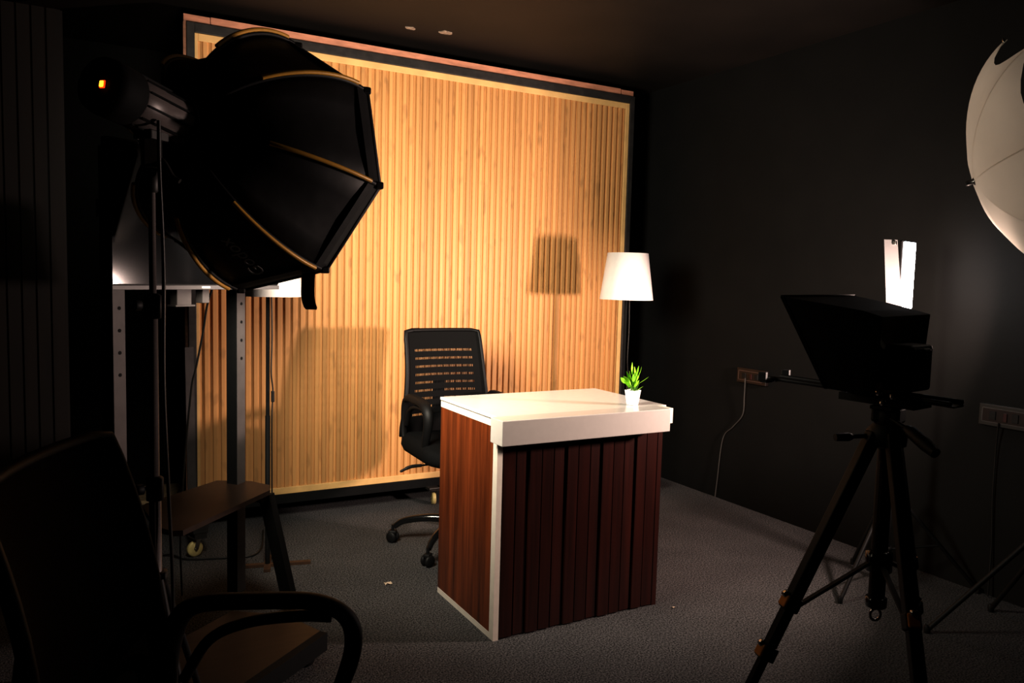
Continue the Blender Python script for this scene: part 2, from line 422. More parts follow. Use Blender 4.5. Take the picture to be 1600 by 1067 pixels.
# ------------------------------------------------------------------ desk
dx0, dx1, dy0, dy1 = 1.19, 1.873, 2.2008, 2.6535
dk = Thing('desk', 'small desk with glossy white top and dark mahogany slatted front', 'desk', ((dx0 + dx1) / 2, (dy0 + dy1) / 2, 0))
dk.part('desktop', MB().span((1.184, dy0 - .002, .739), (1.884, dy1 - .003, .75), bev=.0015), M_white)
M_fascia = pbr('white_fascia', (.58, .55, .52), .22, noise=.02)
dk.part('fascia', MB().span((1.163, 2.1237, .6692), (1.841, 2.204, .7505), bev=.002), M_fascia, label='deep white fascia board along the front of the top')
dk.part('fascia_end', MB().span((1.842, 2.135, .695), (1.862, 2.204, .750), bev=.002), M_whiteedge)
for xa, s in ((dx0, 1), (dx1, -1)):
    a, b = sorted((xa, xa + s * .018))
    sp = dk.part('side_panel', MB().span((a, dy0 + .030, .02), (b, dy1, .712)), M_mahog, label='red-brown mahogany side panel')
    a2, b2 = sorted((xa - s * .0008, xa + s * .019))
    if s > 0:
        dk.part('edge_strip', MB().span((a2, dy0, 0), (b2, dy0 + .030, .739)), M_whiteedge, sp, label='white front edge')
    else:
        dk.part('edge_strip', MB().span((a2, dy0, 0), (b2, dy0 + .030, .669)), M_mahogfront, sp)
    dk.part('bottom_strip', MB().span((a2, dy0 + .030, 0), (b2, dy1, .020)), M_whiteedge, sp, label='white bottom edge')
    dk.part('top_strip', MB().span((a2, dy0 + .030, .712), (b2, dy1, .739)), M_whiteedge, sp, label='white top edge')
m = MB(); n = 13; pw = (dx1 - dx0 - .042) / n
for i in range(n):
    xa = dx0 + .022 + i * pw
    k = (.004, .0, .0065)[i % 3]
    m.box((xa + pw / 2, dy0 + .012 - k, .352), (pw - (.007 if i % 2 else .004), .014, .696), Matrix.Rotation((-.06, .03, -.03)[i % 3], 3, 'Z'), bev=.0015)
m.span((dx0 + .02, dy0 + .018, .004), (dx1 - .02, dy0 + .028, .70))
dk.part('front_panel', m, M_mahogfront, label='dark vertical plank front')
dk.part('modesty_rail', MB().span((dx0 + .02, dy1 - .03, .60), (dx1 - .02, dy1 - .012, .73)), M_mahog)

# ------------------------------------------------------------------ potted plant
pc = Q(988, 632, .75); pc.z = .751
pp = Thing('potted_plant', 'small green leafy plant in a square white pot on the desk corner', 'plant', pc)
def sq(c, w, z, a=.35):
    return [c + V((math.cos(a) * dx - math.sin(a) * dy, math.sin(a) * dx + math.cos(a) * dy, z)) for dx, dy in ((-w, -w), (w, -w), (w, w), (-w, w))]
m = MB(); b0, t0_, t1_, b1 = sq(pc, .0150, 0), sq(pc, .0215, .054), sq(pc, .0190, .054), sq(pc, .0180, .044)
m.add(b0 + t0_ + t1_ + b1, [[3, 2, 1, 0]] + [[i, (i + 1) % 4, 4 + (i + 1) % 4, 4 + i] for i in range(4)] + [[4 + i, 4 + (i + 1) % 4, 8 + (i + 1) % 4, 8 + i] for i in range(4)] + [[8 + i, 8 + (i + 1) % 4, 12 + (i + 1) % 4, 12 + i] for i in range(4)] + [[12, 13, 14, 15]])
pp.part('pot', m, M_pot)
pp.part('soil', MB().add(sq(pc, .0178, .0445) + sq(pc, .0178, .048), [[3, 2, 1, 0], [4, 5, 6, 7], [0, 1, 5, 4], [1, 2, 6, 5], [2, 3, 7, 6], [3, 0, 4, 7]]), M_soil)
lf = MB(); st = MB()
def leaf(base, dirv, L, w, bend):
    d = V(dirv).normalized(); side = d.cross(V((0, 0, 1)));
    if side.length < .05: side = V((1, 0, 0))
    side.normalize(); up = side.cross(d).normalized()
    a = random.uniform(0, 6.28); side2 = side * math.cos(a * .25) + up * math.sin(a * .25)
    rows = []
    for k in range(8):
        t = k / 7
        p = base + d * (L * t) + up * (bend * L * (t * t)) * -1
        ww = w * (math.sin(PI * min(1, t * .92 + .08)) ** .8) * (1 - .25 * t)
        if k == 7: ww = .0003
        rows.append([p - side2 * ww, p + up * -.15 * ww, p + side2 * ww])
    lf.grid(rows)
lat = RT; ctr = pc + V((0, 0, .05))
specs = [(-.01, .105, -.005, .046), (.0, .09, .012, .04), (.018, .092, .015, .04), (.034, .088, .02, .042), (-.03, .07, -.006, .04), (-.036, .055, -.012, .036),
         (-.036, .035, -.01, .04), (-.02, .05, -.01, .036), (.0, .055, .002, .04), (.015, .06, .008, .04), (.06, .05, .024, .044), (.034, .02, .02, .03), (.02, .04, .012, .034), (-.015, .075, -.012, .04), (.025, .068, .016, .04), (-.045, .048, -.026, .03), (.005, .07, -.005, .038), (-.008, .045, .004, .036)]
for i, (tx, tz, bx, L) in enumerate(specs):
    dy = random.uniform(-.02, .02)
    tip = ctr + lat * tx + V((0, 0, tz)) + _f * dy
    base = tip - (lat * (tx - bx * .6) + V((0, 0, max(.02, tz * .55))) + _f * dy * .6).normalized() * L
    leaf(base, tip - base, L, .0092, random.uniform(-.15, .15))
    st.tube(spline([ctr + lat * bx * .45 + V((0, 0, -.003)), (ctr + base) / 2 + lat * bx * .2, base]), .0011, 6)
pp.part('foliage', lf, M_leaf); pp.part('stems', st, M_stem)

# ------------------------------------------------------------------ office chair (local: faces -Y, origin under the hub)
def rounded_rect(w, h, r, n=6):
    out = []
    for cx, cz, a0 in ((w / 2 - r, h / 2 - r, 0), (-w / 2 + r, h / 2 - r, PI / 2), (-w / 2 + r, -h / 2 + r, PI), (w / 2 - r, -h / 2 + r, 1.5 * PI)):
        for k in range(n + 1):
            a = a0 + k * PI / 2 / n; out.append((cx + r * math.cos(a), cz + r * math.sin(a)))
    return out
BZ0, BZ1 = .475, .947
def back_pt(u, v):   # u -1..1, v 0..1
    w = .222 - .040 * v - .010 * math.sin(PI * v)
    y = .205 + .055 * v - .035 * math.sin(PI * v * .9) - .05 * abs(u) ** 2.2 * (1 - .45 * v)
    return V((u * w, y, BZ0 + (BZ1 - BZ0) * v))
def make_chair(label):
    t = Thing('office_chair', label, 'chair')
    for k in range(5):
        a = CH_SPIN + k * 2 * PI / 5; d = V((math.cos(a), math.sin(a), 0)); n_ = V((-d.y, d.x, 0))
        pts = spline([d * .03 + V((0, 0, .118)), d * .14 + V((0, 0, .118)), d * .24 + V((0, 0, .10)), d * .285 + V((0, 0, .072))], 5)
        lg = t.part('base_leg', MB().tube(pts, [.021 - .009 * i / (len(pts) - 1) for i in range(len(pts))], 10), M_blackgloss)
        cs = MB(); c0 = d * .292 + V((0, 0, .025)); n2 = (n_ + d * .4).normalized()
        for s in (-1, 1):
            cs.lathe([(.004, -.008), (.021, -.008), (.025, -.003), (.025, .003), (.021, .008), (.004, .008)], c0 + n2 * .013 * s, n2, 18)
        cs.lathe([(.007, 0), (.007, .05)], c0 + V((0, 0, .005)), (0, 0, 1), 10)
        cs.box(c0 + V((0, 0, .022)), (.036, .03, .018), Matrix.Rotation(a, 3, 'Z'), bev=.006)
        t.part('caster', cs, M_black, lg)
    t.part('gas_cylinder', MB().lathe([(.040, .085), (.040, .13), (.026, .14), (.026, .30), (.016, .30), (.016, .39)], (0, 0, 0), n=20), M_blackm)
    t.part('seat_plate', MB().box((0, 0, .395), (.22, .26, .03), bev=.006), M_blackm)
    # cushion: stacked rounded outlines
    rows = []
    for z, k in ((.412, .86), (.42, .95), (.445, 1.0), (.468, .985), (.482, .90), (.487, .7), (.486, .3)):
        rows.append([V((x_ * k, y_ * k - .01, z - .018 * max(0, (-y_ - .12)) / .1 * (1 if z > .43 else .6) + .012 * (abs(x_) / .22) ** 2 * (1 if .46 < z else 0))) for x_, y_ in rounded_rect(.45, .44, .09)])
    s_ = MB().grid(rows, True, True); n_ = len(rows[0])
    s_.add(rows[0][::-1], [list(range(n_))]); s_.add(rows[-1], [list(range(n_))], True)
    t.part('seat', s_, M_seat)
    # lever
    t.part('lever', MB().tube([(-.09, -.03, .385), (-.19, -.035, .385)], .004, 8).tube(spline([(-.19, -.035, .385), (-.24, -.035, .383), (-.285, -.035, .366)]), [.007] * 4 + [.0075] * 8 + [.006] * 4 + [.004], 10), M_black)
    # back: mesh sheet + frame
    N, K = 24, 24
    ms = MB(); ms.grid([[back_pt(-1 + 2 * j / N, i / K) for j in range(N + 1)] for i in range(K + 1)])
    ms.uv = [(j / N, i / K) for i in range(K + 1) for j in range(N + 1)]
    t.part('backrest_mesh', ms, M_mesh)
    rim = []
    seq = [(-1 + 2 * k / 10, 1) for k in range(1, 10)] + [(1, 1 - k / 12) for k in range(0, 13)] + [(1 - 2 * k / 10, 0) for k in range(1, 10)] + [(-1, k / 12) for k in range(0, 13)]
    for u, v in seq:
        p = back_pt(u, v)
        if abs(u) == 1 and v in (0, 1): p = back_pt(u * .985, .988 if v == 1 else .012)
        rim.append(p)
    rim.append(rim[0]); rim.append(rim[1])
    t.part('backrest_frame', MB().tube(rim, .0085, 8, cap=False, flat=(1.0, 1.25)), M_black)
    sp = spline([(0, .06, .39), (0, .21, .40), (0, .262, .47), (0, .265, .60), (0, .252, .72)])
    t.part('back_support', MB().tube(sp, .02, 10, flat=(.6, 1.5)), M_black)
    for s in (-1, 1):
        X = .207 * s
        arm = MB()
        loop = spline([(X - .02 * s, .10, .425), (X, .135, .47), (X, .145, .55), (X, .130, .63), (X, .095, .660), (X, 0, .664), (X, -.09, .660), (X, -.140, .632), (X, -.150, .58), (X, -.125, .50), (X - .012 * s, -.09, .43), (X - .03 * s, -.05, .408)], 6)
        k = len(loop); rs = []
        for i, p in enumerate(loop):
            f = min(1, max(0, (p.z - .48) / .15)); rs.append(.0115 + .005 * f)
        arm.tube(loop, rs, 12, flat=(.85, 1.35))
        arm.tube(spline([(X, .12, .535), (X, .08, .60), (X, .02, .628), (X, -.06, .637), (X, -.115, .635)], 6), .010, 10, flat=(.9, 1.2))
        arm.bar((X - .005 * s, .09, .43), (.12 * s, .06, .405), .05, .012); arm.bar((X - .02 * s, -.06, .415), (.12 * s, -.05, .40), .05, .012)
        t.part('armrest', arm, M_black)
    return t.root
legA, legB = Q(613, 846, 0), Q(663, 890, 0)
CH_ROT = -.04
CH_LOC = V((1.482, 3.10, 0))
CH_SPIN = math.atan2(legA.y - CH_LOC.y, legA.x - CH_LOC.x) - CH_ROT
ch = make_chair('black mesh-back office chair with loop armrests behind the white-topped desk')
ch.location = CH_LOC; ch.rotation_euler = (0, 0, CH_ROT)
ch2 = copy_tree(ch)
ch2['label'] = 'black office chair in the dark foreground at bottom left, cut by the frame'
ch2.location = (.176, 1.086, 0); ch2.rotation_euler = (0, 0, 1.17)
for o in ch2.children:
    if o.name.startswith('backrest_mesh'):
        o.material_slots[0].link = 'OBJECT'; o.material_slots[0].material = M_seat
for o in (ch, ch2): o['group'] = 'black office chairs'

# ------------------------------------------------------------------ floor lamps
def make_lamp(loc, label, base=True):
    t = Thing('floor_lamp', label, 'lamp', loc, 'floor lamps with white tapered shades')
    x, y = loc[0], loc[1]
    c = V((x, y, 0))
    z0, z1 = 1.100, 1.338
    t.part('pole', MB().lathe([(.010, .012), (.010, .62), (.0075, .62), (.0075, 1.20)], c, n=14), M_blackm)
    t.part('lamp_shade', MB().lathe([(.137, z0), (.104, z1), (.1015, z1), (.1345, z0)], c, n=48, cap=False).grid([[c + V((.137 * math.cos(a), .137 * math.sin(a), z0)) for a in [2 * PI * k / 48 for k in range(48)]], [c + V((.1345 * math.cos(a), .1345 * math.sin(a), z0)) for a in [2 * PI * k / 48 for k in range(48)]]], False, True), M_shade)
    f = MB()
    for k in range(3):
        a = k * 2 * PI / 3; f.tube([c + V((0, 0, 1.19)), c + V((.111 * math.cos(a), .111 * math.sin(a), 1.26))], .002, 6)
    f.lathe([(.015, 1.17), (.015, 1.215)], c, n=14)
    t.part('shade_holder', f, M_black)
    t.part('bulb', MB().lathe([(.012, 1.215), (.016, 1.225), (.027, 1.25), (.028, 1.265), (.02, 1.285), (.002, 1.293)], c, n=18), M_pot)
    d = RT.copy(); d.z = 0; d.normalize(); d = (d + V((.1, .25, 0))).normalized(); n_ = V((-d.y, d.x, 0))
    t.part('cross_foot', MB().bar(c - d * .13 + V((0, 0, .006)), c + d * .17 + V((0, 0, .006)), .022, .012).bar(c - n_ * .07 + V((0, 0, .0065)), c + n_ * .10 + V((0, 0, .0065)), .026, .012), M_tape, label='brown crossed wooden foot bars')
    s = MB(); p = c + V((.132 * .3, -.132 * .95, z0 + .012)); s.lathe([(.002, -.002), (.002, .002)], p, (.3, -.95, 0), 8)
    t.part('screw', s, M_black)
    cord = spline([c + V((.010, -.012, 1.16)), c + V((.014, -.014, .95)), c + V((.010, -.016, .8)), c + V((.018, -.012, .72)), c + V((.013, -.016, .6)), c + V((.014, -.016, .3)), c + V((.016, -.012, .03))])
    t.part('cord', MB().tube(cord, .003, 6), M_cable)
    t.part('cord_switch', MB().box(c + V((.016, -.018, .70)), (.012, .012, .045), bev=.003), M_black)
    return t
lampL = Q(418, 884, 0)
make_lamp((lampL.x, lampL.y, 0), 'floor lamp with white shade half hidden behind the television and softbox')
make_lamp((2.484, 3.246, 0), 'floor lamp with white tapered shade right of the backdrop, behind the plant')

# ------------------------------------------------------------------ television trolley
TD = V((.74, .6726, 0)).normalized(); TN = V((TD.y, -TD.x, 0))      # along the screen / out of the screen
TP0 = V((.112, 2.425, 0))
def tv(a, n_, z): return TP0 + TD * a + TN * n_ + V((0, 0, z))
RZ = math.atan2(TD.y, TD.x); RM = Matrix.Rotation(RZ, 3, 'Z')
tr = Thing('tv_trolley', 'black steel TV trolley with perforated posts and brown shelf', 'stand', tv(.27, 0, 0))
for a in (.008, .535):
    p_ = tr.part('post', MB().box(tv(a, -.035, .80), (.044, .044, 1.46), RM, bev=.002), M_blackm)
    tr.part('perforated_face', MB().box(tv(a, -.0133, .80), (.043, .001, 1.455), RM), M_post, p_, label='grey front face')
    for k in range(4):
        tr.part('bolt_hole', MB().lathe([(.0052, 0), (.0052, .0015)], tv(a + .001, -.0128, 1.085 - .0625 * k), TN, 12), M_blackm, p_)
tr.part('cross_bar', MB().box(tv(.27, -.06, 1.36), (.56, .02, .05), RM), M_steel)
zs = .46
shp = [Q(339, 750, zs), Q(392, 751, zs), Q(421, 757, zs), Q(422, 765, zs), Q(286, 828, zs), Q(268, 829, zs), Q(244, 822, zs), Q(222, 790, zs), Q(228, 786, zs)]
tr.part('shelf', MB().prism([(p.x, p.y) for p in shp], zs - .016, zs), M_brownboard, label='dark brown mid shelf')
for a in (.535, .03): tr.part('shelf_bracket', MB().box(tv(a - .03, .02, zs - .03), (.03, .16, .028), RM), M_blackm)
e0, e1 = Q(416, 772, zs - .03), Q(452, 934, .06)
tr.part('brace', MB().bar(e0, e1, .045, .03, up=TD), M_blackm, label='slanted black brace down to the base')
zbp = .10
bp_ = [Q(380, 1067, zbp), Q(500, 985, zbp)]
ed = (bp_[1] - bp_[0]).normalized(); en = V((-ed.y, ed.x, 0))
b1 = bp_[1]; b0 = bp_[1] - ed * .40
tr.part('base_shelf', MB().prism([(p.x, p.y) for p in (b0, b1, b1 + en * .17 + ed * .05, b1 + en * .34, b0 + en * .34)], zbp - .02, zbp), M_brownboard, label='dark brown base board')
fr = MB().bar(b0 - en * .012 + V((0, 0, -.028)), b1 - en * .012 + V((0, 0, -.028)), .03, .055)
tr.part('base_frame', fr, M_blackm)
for p in (b1 + en * .02 - ed * .03, b0 + en * .05 + ed * .05, b0 + en * .30 + ed * .05, b1 + en * .30 - ed * .03):
    cs = MB().lathe([(.006, -.011), (.02, -.011), (.0225, -.006), (.0225, .006), (.02, .011), (.006, .011)], V((p.x, p.y, .0225)), en, 18).lathe([(.008, .04), (.008, .082)], V((p.x, p.y, 0)), n=10)
    tr.part('caster', cs, M_black)
# the screen
tvz0, tvz1, tvw = 1.138, 1.545, .640
TP0 = V((.073, 2.385, 0)); TD = V((.816, .578, 0)).normalized(); TN = V((TD.y, -TD.x, 0)); RM = Matrix.Rotation(math.atan2(TD.y, TD.x), 3, 'Z')
tt = Thing('television', 'flat black television on the trolley, half hidden behind the softbox', 'television', tv(tvw / 2, 0, tvz0))
tt.part('housing', MB().box(tv(tvw / 2, .008, (tvz0 + tvz1) / 2), (tvw, .035, tvz1 - tvz0), RM, bev=.004), M_black)
tt.part('screen', MB().box(tv(tvw / 2, .0268, (tvz0 + tvz1) / 2 + .004), (tvw - .006, .004, tvz1 - tvz0 - .024), RM), M_tvscreen)
bz = tt.part('bezel', MB().box(tv(tvw / 2, .027, tvz0 + .006), (tvw, .007, .013), RM, bev=.001), M_tvbezel, label='grey bottom bezel with small light logo')
# small illegible light mark at the photo's place
lg = D(322, 447.5, 2.6)
d_ = ray(322, 448); t_ = (TP0 + TN * .031 - O).dot(TN) / d_.dot(TN); lg = O + d_ * t_
tt.part('logo', MB().box(V((lg.x, lg.y, tvz0 + .0065)), (.030, .002, .005), RM), M_tvlogo, bz)
tt.part('mount_bracket', MB().box(tv(.345, -.01, 1.117), (.028, .03, .044), RM, bev=.002), M_post)
m = MB().box(tv(.262, -.01, 1.115), (.055, .03, .05), RM, bev=.002).box(tv(.262, -.008, 1.089), (.072, .036, .005), RM)
tt.part('mount_bracket', m, M_post)
# hanging cable of the television
pts = [D(331, 452, 2.56), D(323, 480, 2.58), D(317, 520, 2.62), D(306, 575, 2.66), D(300, 600, 2.68), D(293, 665, 2.72), D(286, 750, 2.78)]
e_ = Q(272, 838, .006); e2 = Q(272, 872, .006)
e3 = [Q(320, 872, .006), Q(372, 868, .006), Q(398, 862, .006), Q(410, 838, .006)]
pts2 = pts + [V((pts[-1].x - .005, pts[-1].y + .05, .22)), V((pts[-1].x, pts[-1].y + .06, .01))]
single('television_cable', MB().tube(spline(pts2), .0035, 8), M_cable, 'thin black cable hanging below the television in front of the slats', 'cable', (pts[-1].x, pts[-1].y, 0))
flo = [Q(273, 840, .2), Q(268, 866, .01), Q(290, 873, .005), Q(330, 872, .005), Q(372, 870, .005), Q(398, 866, .005), Q(409, 852, .005), Q(411, 828, .005)]
flo[0] = V((flo[1].x - .03, flo[1].y + .02, .006))
single('floor_cable', MB().tube(spline(flo), .004, 8), M_cable, 'black cable lying on the carpet under the TV trolley shelf', 'cable', (flo[2].x, flo[2].y, 0))

# ------------------------------------------------------------------ octagonal softbox on its light stand
SC, SA, SR = V((.4565, 2.1365, 1.4673)), V((.727, .669, -.155)).normalized(), .324
e1_ = SA.cross(V((0, 0, 1))).normalized(); e2_ = e1_.cross(SA).normalized()
def sb(rad, ang, s): return SC + SA * s + e1_ * (rad * math.cos(ang)) + e2_ * (rad * math.sin(ang))
# spin so that corners meet the photo's corners
best = None
tgt = [(468, 75), (569, 147), (589, 288), (511, 423), (376, 450)]
def pxy(p):
    d = p - O; return (800 + FPX * d.dot(RT) / d.dot(FW), 533 - FPX * d.dot(UP) / d.dot(FW))
for k in range(360):
    s0 = k * PI / 360 / 4 * 2
    pts = [pxy(sb(SR, s0 + j * PI / 4, 0)) for j in range(8)]
    err = sum(min((a - x) ** 2 + (b - y) ** 2 for x, y in pts) for a, b in tgt)
    if best is None or err < best[0]: best = (err, s0)
SP = best[1]
LD = .323; R0 = .066
def rib_r(t):      # 0 at the speed ring, 1 at the rim
    return R0 + (SR - R0) * math.sin(t * PI / 2) ** .92
def rib_s(t): return -LD + LD * (1 - math.cos(t * PI / 2)) ** .86
hd = D(222, 700, 1.70)
sbx = Thing('softbox_light', 'large black octagonal softbox with gold ribs and its lamp head', 'softbox', SC - SA * .45)
def shell(scale, inner):
    rows = []
    for i in range(15):
        t = i / 14; row = []
        for j in range(8):
            for k in range(4):
                u = k / 4
                a0, a1 = SP + j * PI / 4, SP + (j + 1) * PI / 4
                r = rib_r(t) * scale
                p0, p1 = sb(r, a0, rib_s(t) + inner), sb(r, a1, rib_s(t) + inner)
                p = p0.lerp(p1, u)
                # tension sag between the ribs, inward
                sag = -.018 * math.sin(PI * u) * math.sin(PI * t)
                c_ = SC + SA * rib_s(t)
                p = p + (p - c_).normalized() * sag
                row.append(p)
        rows.append(row)
    return rows
canopy = sbx.part('canopy', MB().grid(shell(1, 0), True, True), M_cloth)
lin = sbx.part('lining', MB().grid(shell(.985, .006), True, True), M_door, canopy, label='white inner lining')
for j in range(8):
    a = SP + j * PI / 4
    pts = [sb(rib_r(t) + .004, a, rib_s(t) - .003) for t in [x / 20 for x in range(20)]]
    sbx.part('rib_sleeve', MB().tube(pts, .0058, 6), M_cloth, canopy)
    pts = [sb(rib_r(t) + .011, a, rib_s(t) - .008) for t in [.30 + x * .0375 for x in range(17)]]
    sbx.part('rib', MB().tube(pts, .0052, 8), M_gold, canopy, label='gold rod')
    cp = sb(SR + .004, a, 0)
    sbx.part('corner_cap', MB().box(cp - SA * .006, (.022, .022, .018), bev=.004), M_black, canopy)
rows = []
for t, o_ in ((.885, .0015), (.89, .005), (.94, .0055), (1.0, .004)):
    rows.append([sb(rib_r(t) + o_, SP + j * PI / 4, rib_s(t)) for j in range(9)])
sbx.part('rim_band', MB().grid(rows, False), M_cloth, canopy)
rim = [sb(SR, SP + j * PI / 4, .002) for j in range(9)]
sbx.part('rim', MB().tube(rim, .008, 8, cap=False), M_cloth, canopy)
dv = [sb(SR * .945, SP + j * PI / 4, -.035) for j in range(8)]
sbx.part('diffuser', MB().add(dv, [list(range(8))]), M_diff, label='white front diffuser')
# strap hanging from the lower right corner
j4 = min(range(8), key=lambda j: (pxy(sb(SR, SP + j * PI / 4, 0))[0] - 511) ** 2 + (pxy(sb(SR, SP + j * PI / 4, 0))[1] - 423) ** 2)
c4 = sb(SR, SP + j4 * PI / 4, 0); dd = (c4 - O).dot(FW)
pts = [D(482, 424, dd - .0), D(481, 440, dd), D(481, 465, dd), D(486, 483, dd)]
rows = []
for i, p in enumerate(spline(pts, 5)):
    k = .0165 - (.003 if i == 15 else 0); rows.append([p - _r * k, p + _r * k])
m = MB().grid(rows).grid([[q_ + _f * .003 for q_ in r_] for r_ in rows])
sbx.part('strap', m, M_blackm)
# lamp head
def hdp(s): return SC - SA * s
sbx.part('speed_ring', MB().lathe([(.05, LD - .045), (.074, LD - .04), (.076, LD + .0), (.07, LD + .012), (.05, LD + .012)], SC, -SA, 32), M_blackm)
sbx.part('adapter_ring', MB().lathe([(.05, LD + .012), (.058, LD + .013), (.058, LD + .027), (.05, LD + .028)], SC, -SA, 32), M_blue)
hsg = MB().lathe([(.0525, LD + .028), (.0525, LD + .105), (.0535, LD + .107), (.0535, LD + .160), (.0525, LD + .162)], SC, -SA, 40)
hs = sbx.part('housing', hsg, M_metalgrey, label='grey metal lamp housing with ribs')
fn = MB()
for k in range(12):
    a = k * PI / 6 + .2; d = e1_ * math.cos(a) + e2_ * math.sin(a)
    fn.bar(SC - SA * (LD + .03) + d * .0535, SC - SA * (LD + .158) + d * .0535, .004, .006, up=d)
sbx.part('cooling_fin', fn, M_blackm, hs)
rb = MB().lathe([(.052, LD + .162), (.057, LD + .166), (.058, LD + .215), (.054, LD + .236), (.03, LD + .238)], SC, -SA, 32)
rbk = sbx.part('rear_cap', rb, M_blackm)
pc_ = SC - SA * (LD + .239)
dr = ray(160, 131); tq = (pc_ - O).dot(SA) / dr.dot(SA); dp_ = O + dr * tq
RMs = Matrix((e1_, e2_, SA)).transposed()
dsp = sbx.part('display', MB().box(dp_ - SA * .0, (.012, .015, .004), RMs, bev=.001), M_display2, rbk, label='glowing red and orange display')
sbx.part('display', MB().box(dp_ - SA * .0025, (.0085, .0115, .003), RMs, bev=.001), M_display, rbk)
# yoke and tilt handle
pole_top = SC - SA * (LD + .10); px_, py_ = pole_top.x, pole_top.y
yk = MB().box(pole_top + V((0, 0, -.085)), (.04, .034, .07), bev=.006).box(pole_top + V((0, 0, -.055)), (.05, .05, .02), Matrix.Rotation(.7, 3, 'Z'), bev=.003)
sbx.part('tilt_bracket', yk, M_steel)
h0 = pole_top + V((0, 0, -.10))
sbx.part('tilt_handle', MB().tube(spline([h0, h0 + RT * .025 + V((0, 0, -.008)), h0 + RT * .045 + V((0, 0, -.04)), h0 + RT * .06 + V((0, 0, -.05))]), .0055, 8), M_steel)
# printed brand word, faint, upside down on the lower panel
fc = bpy.data.curves.new('lettering', 'FONT'); fc.body = 'Godox'; fc.size = .052; fc.align_x = 'CENTER'; fc.align_y = 'CENTER'; fc.extrude = .0003
tmp = bpy.data.objects.new('lettering_curve', fc); C.objects.link(tmp); bpy.context.view_layer.update()
lme = bpy.data.meshes.new_from_object(tmp.evaluated_get(bpy.context.evaluated_depsgraph_get())); lme.name = 'lettering'
bpy.data.objects.remove(tmp)
tx = bpy.data.objects.new('lettering', lme); C.objects.link(tx); lme.materials.clear(); lme.materials.append(M_text)
tm = .72
j5 = min(range(8), key=lambda j: (pxy(sb(SR, SP + j * PI / 4, 0))[0] - 376) ** 2 + (pxy(sb(SR, SP + j * PI / 4, 0))[1] - 450) ** 2)
jm = SP + ((j4 + j5) / 2 if abs(j4 - j5) == 1 else 7.5) * PI / 4
ca = math.cos(PI / 8)
pA, pB = sb(rib_r(.57) * ca, jm, rib_s(.57)), sb(rib_r(.71) * ca, jm, rib_s(.71))
along = (pB - pA).normalized()
tang = SA.cross((pA - SC) - SA * (pA - SC).dot(SA)).normalized()
nrm_out = along.cross(tang)
radial = (pA - SC) - SA * (pA - SC).dot(SA)
if nrm_out.dot(radial) < 0: nrm_out = -nrm_out
# reading direction: from the rim toward the ring
xdir = (-along).normalized(); zdir = nrm_out.normalized(); ydir = zdir.cross(xdir)
tx.matrix_world = Matrix.Translation((pA + pB) / 2 + zdir * .010 - SC + SA * .45) @ Matrix((xdir, ydir, zdir)).transposed().to_4x4()
tx.parent = canopy

# light stand of the softbox
ls = Thing('light_stand', 'tall thin black light stand carrying the octagonal softbox', 'light stand', (px_, py_, 0))
c = V((px_, py_, 0))
ztop = pole_top.z - .124
ls.part('pole', MB().lathe([(.0125, .14), (.0125, .72), (.0095, .72), (.0095, 1.12), (.0072, 1.12), (.0072, ztop)], c, n=16), M_metalgrey, label='dark metal telescopic pole')
ls.part('top_socket', MB().lathe([(.010, ztop - .05), (.014, ztop - .045), (.015, ztop), (.010, ztop + .002)], c, n=16), M_steel)
for zc in (.72, 1.12):
    cl = ls.part('clamp', MB().lathe([(.011, zc - .03), (.018, zc - .028), (.018, zc + .02), (.011, zc + .025)], c, n=16), M_black)
    ls.part('knob', MB().lathe([(.004, .012), (.004, .025), (.012, .026), (.012, .038)], c + V((0, 0, zc)), (-.9, -.3, 0), 12), M_black, cl)
ls.part('collar', MB().lathe([(.013, .50), (.024, .50), (.024, .53), (.013, .53)], c, n=16), M_black)
ls.part('collar', MB().lathe([(.013, .16), (.022, .16), (.022, .185), (.013, .185)], c, n=16), M_black)
for k in range(3):
    a = math.radians(50) + k * 2 * PI / 3; d = V((math.cos(a), math.sin(a), 0))
    lgp = ls.part('leg', MB().tube([c + d * .02 + V((0, 0, .515)), c + d * .23 + V((0, 0, .012))], .008, 8), M_black)
    ls.part('brace', MB().tube([c + d * .02 + V((0, 0, .172)), c + d * .124 + V((0, 0, .264))], .005, 6), M_black, lgp)
    ls.part('foot_cap', MB().lathe([(.010, .0), (.011, .03), (.008, .035)], c + d * .233, n=10), M_black, lgp)
cb = spline([pole_top + V((.01, -.055, -.03)), pole_top + V((.012, -.04, -.13)), c + V((.020, -.018, 1.2)), c + V((.018, -.02, .95)), c + V((.026, -.018, .7)), c + V((.032, -.022, .5)), c + V((.030, -.020, .3)), c + V((.03, -.03, .1)), c + V((.05, -.06, .006))])
single('softbox_power_cord', MB().tube(cb, .004, 8), M_cable, 'black power cord running down the softbox light stand', 'cable', (px_, py_, 0))

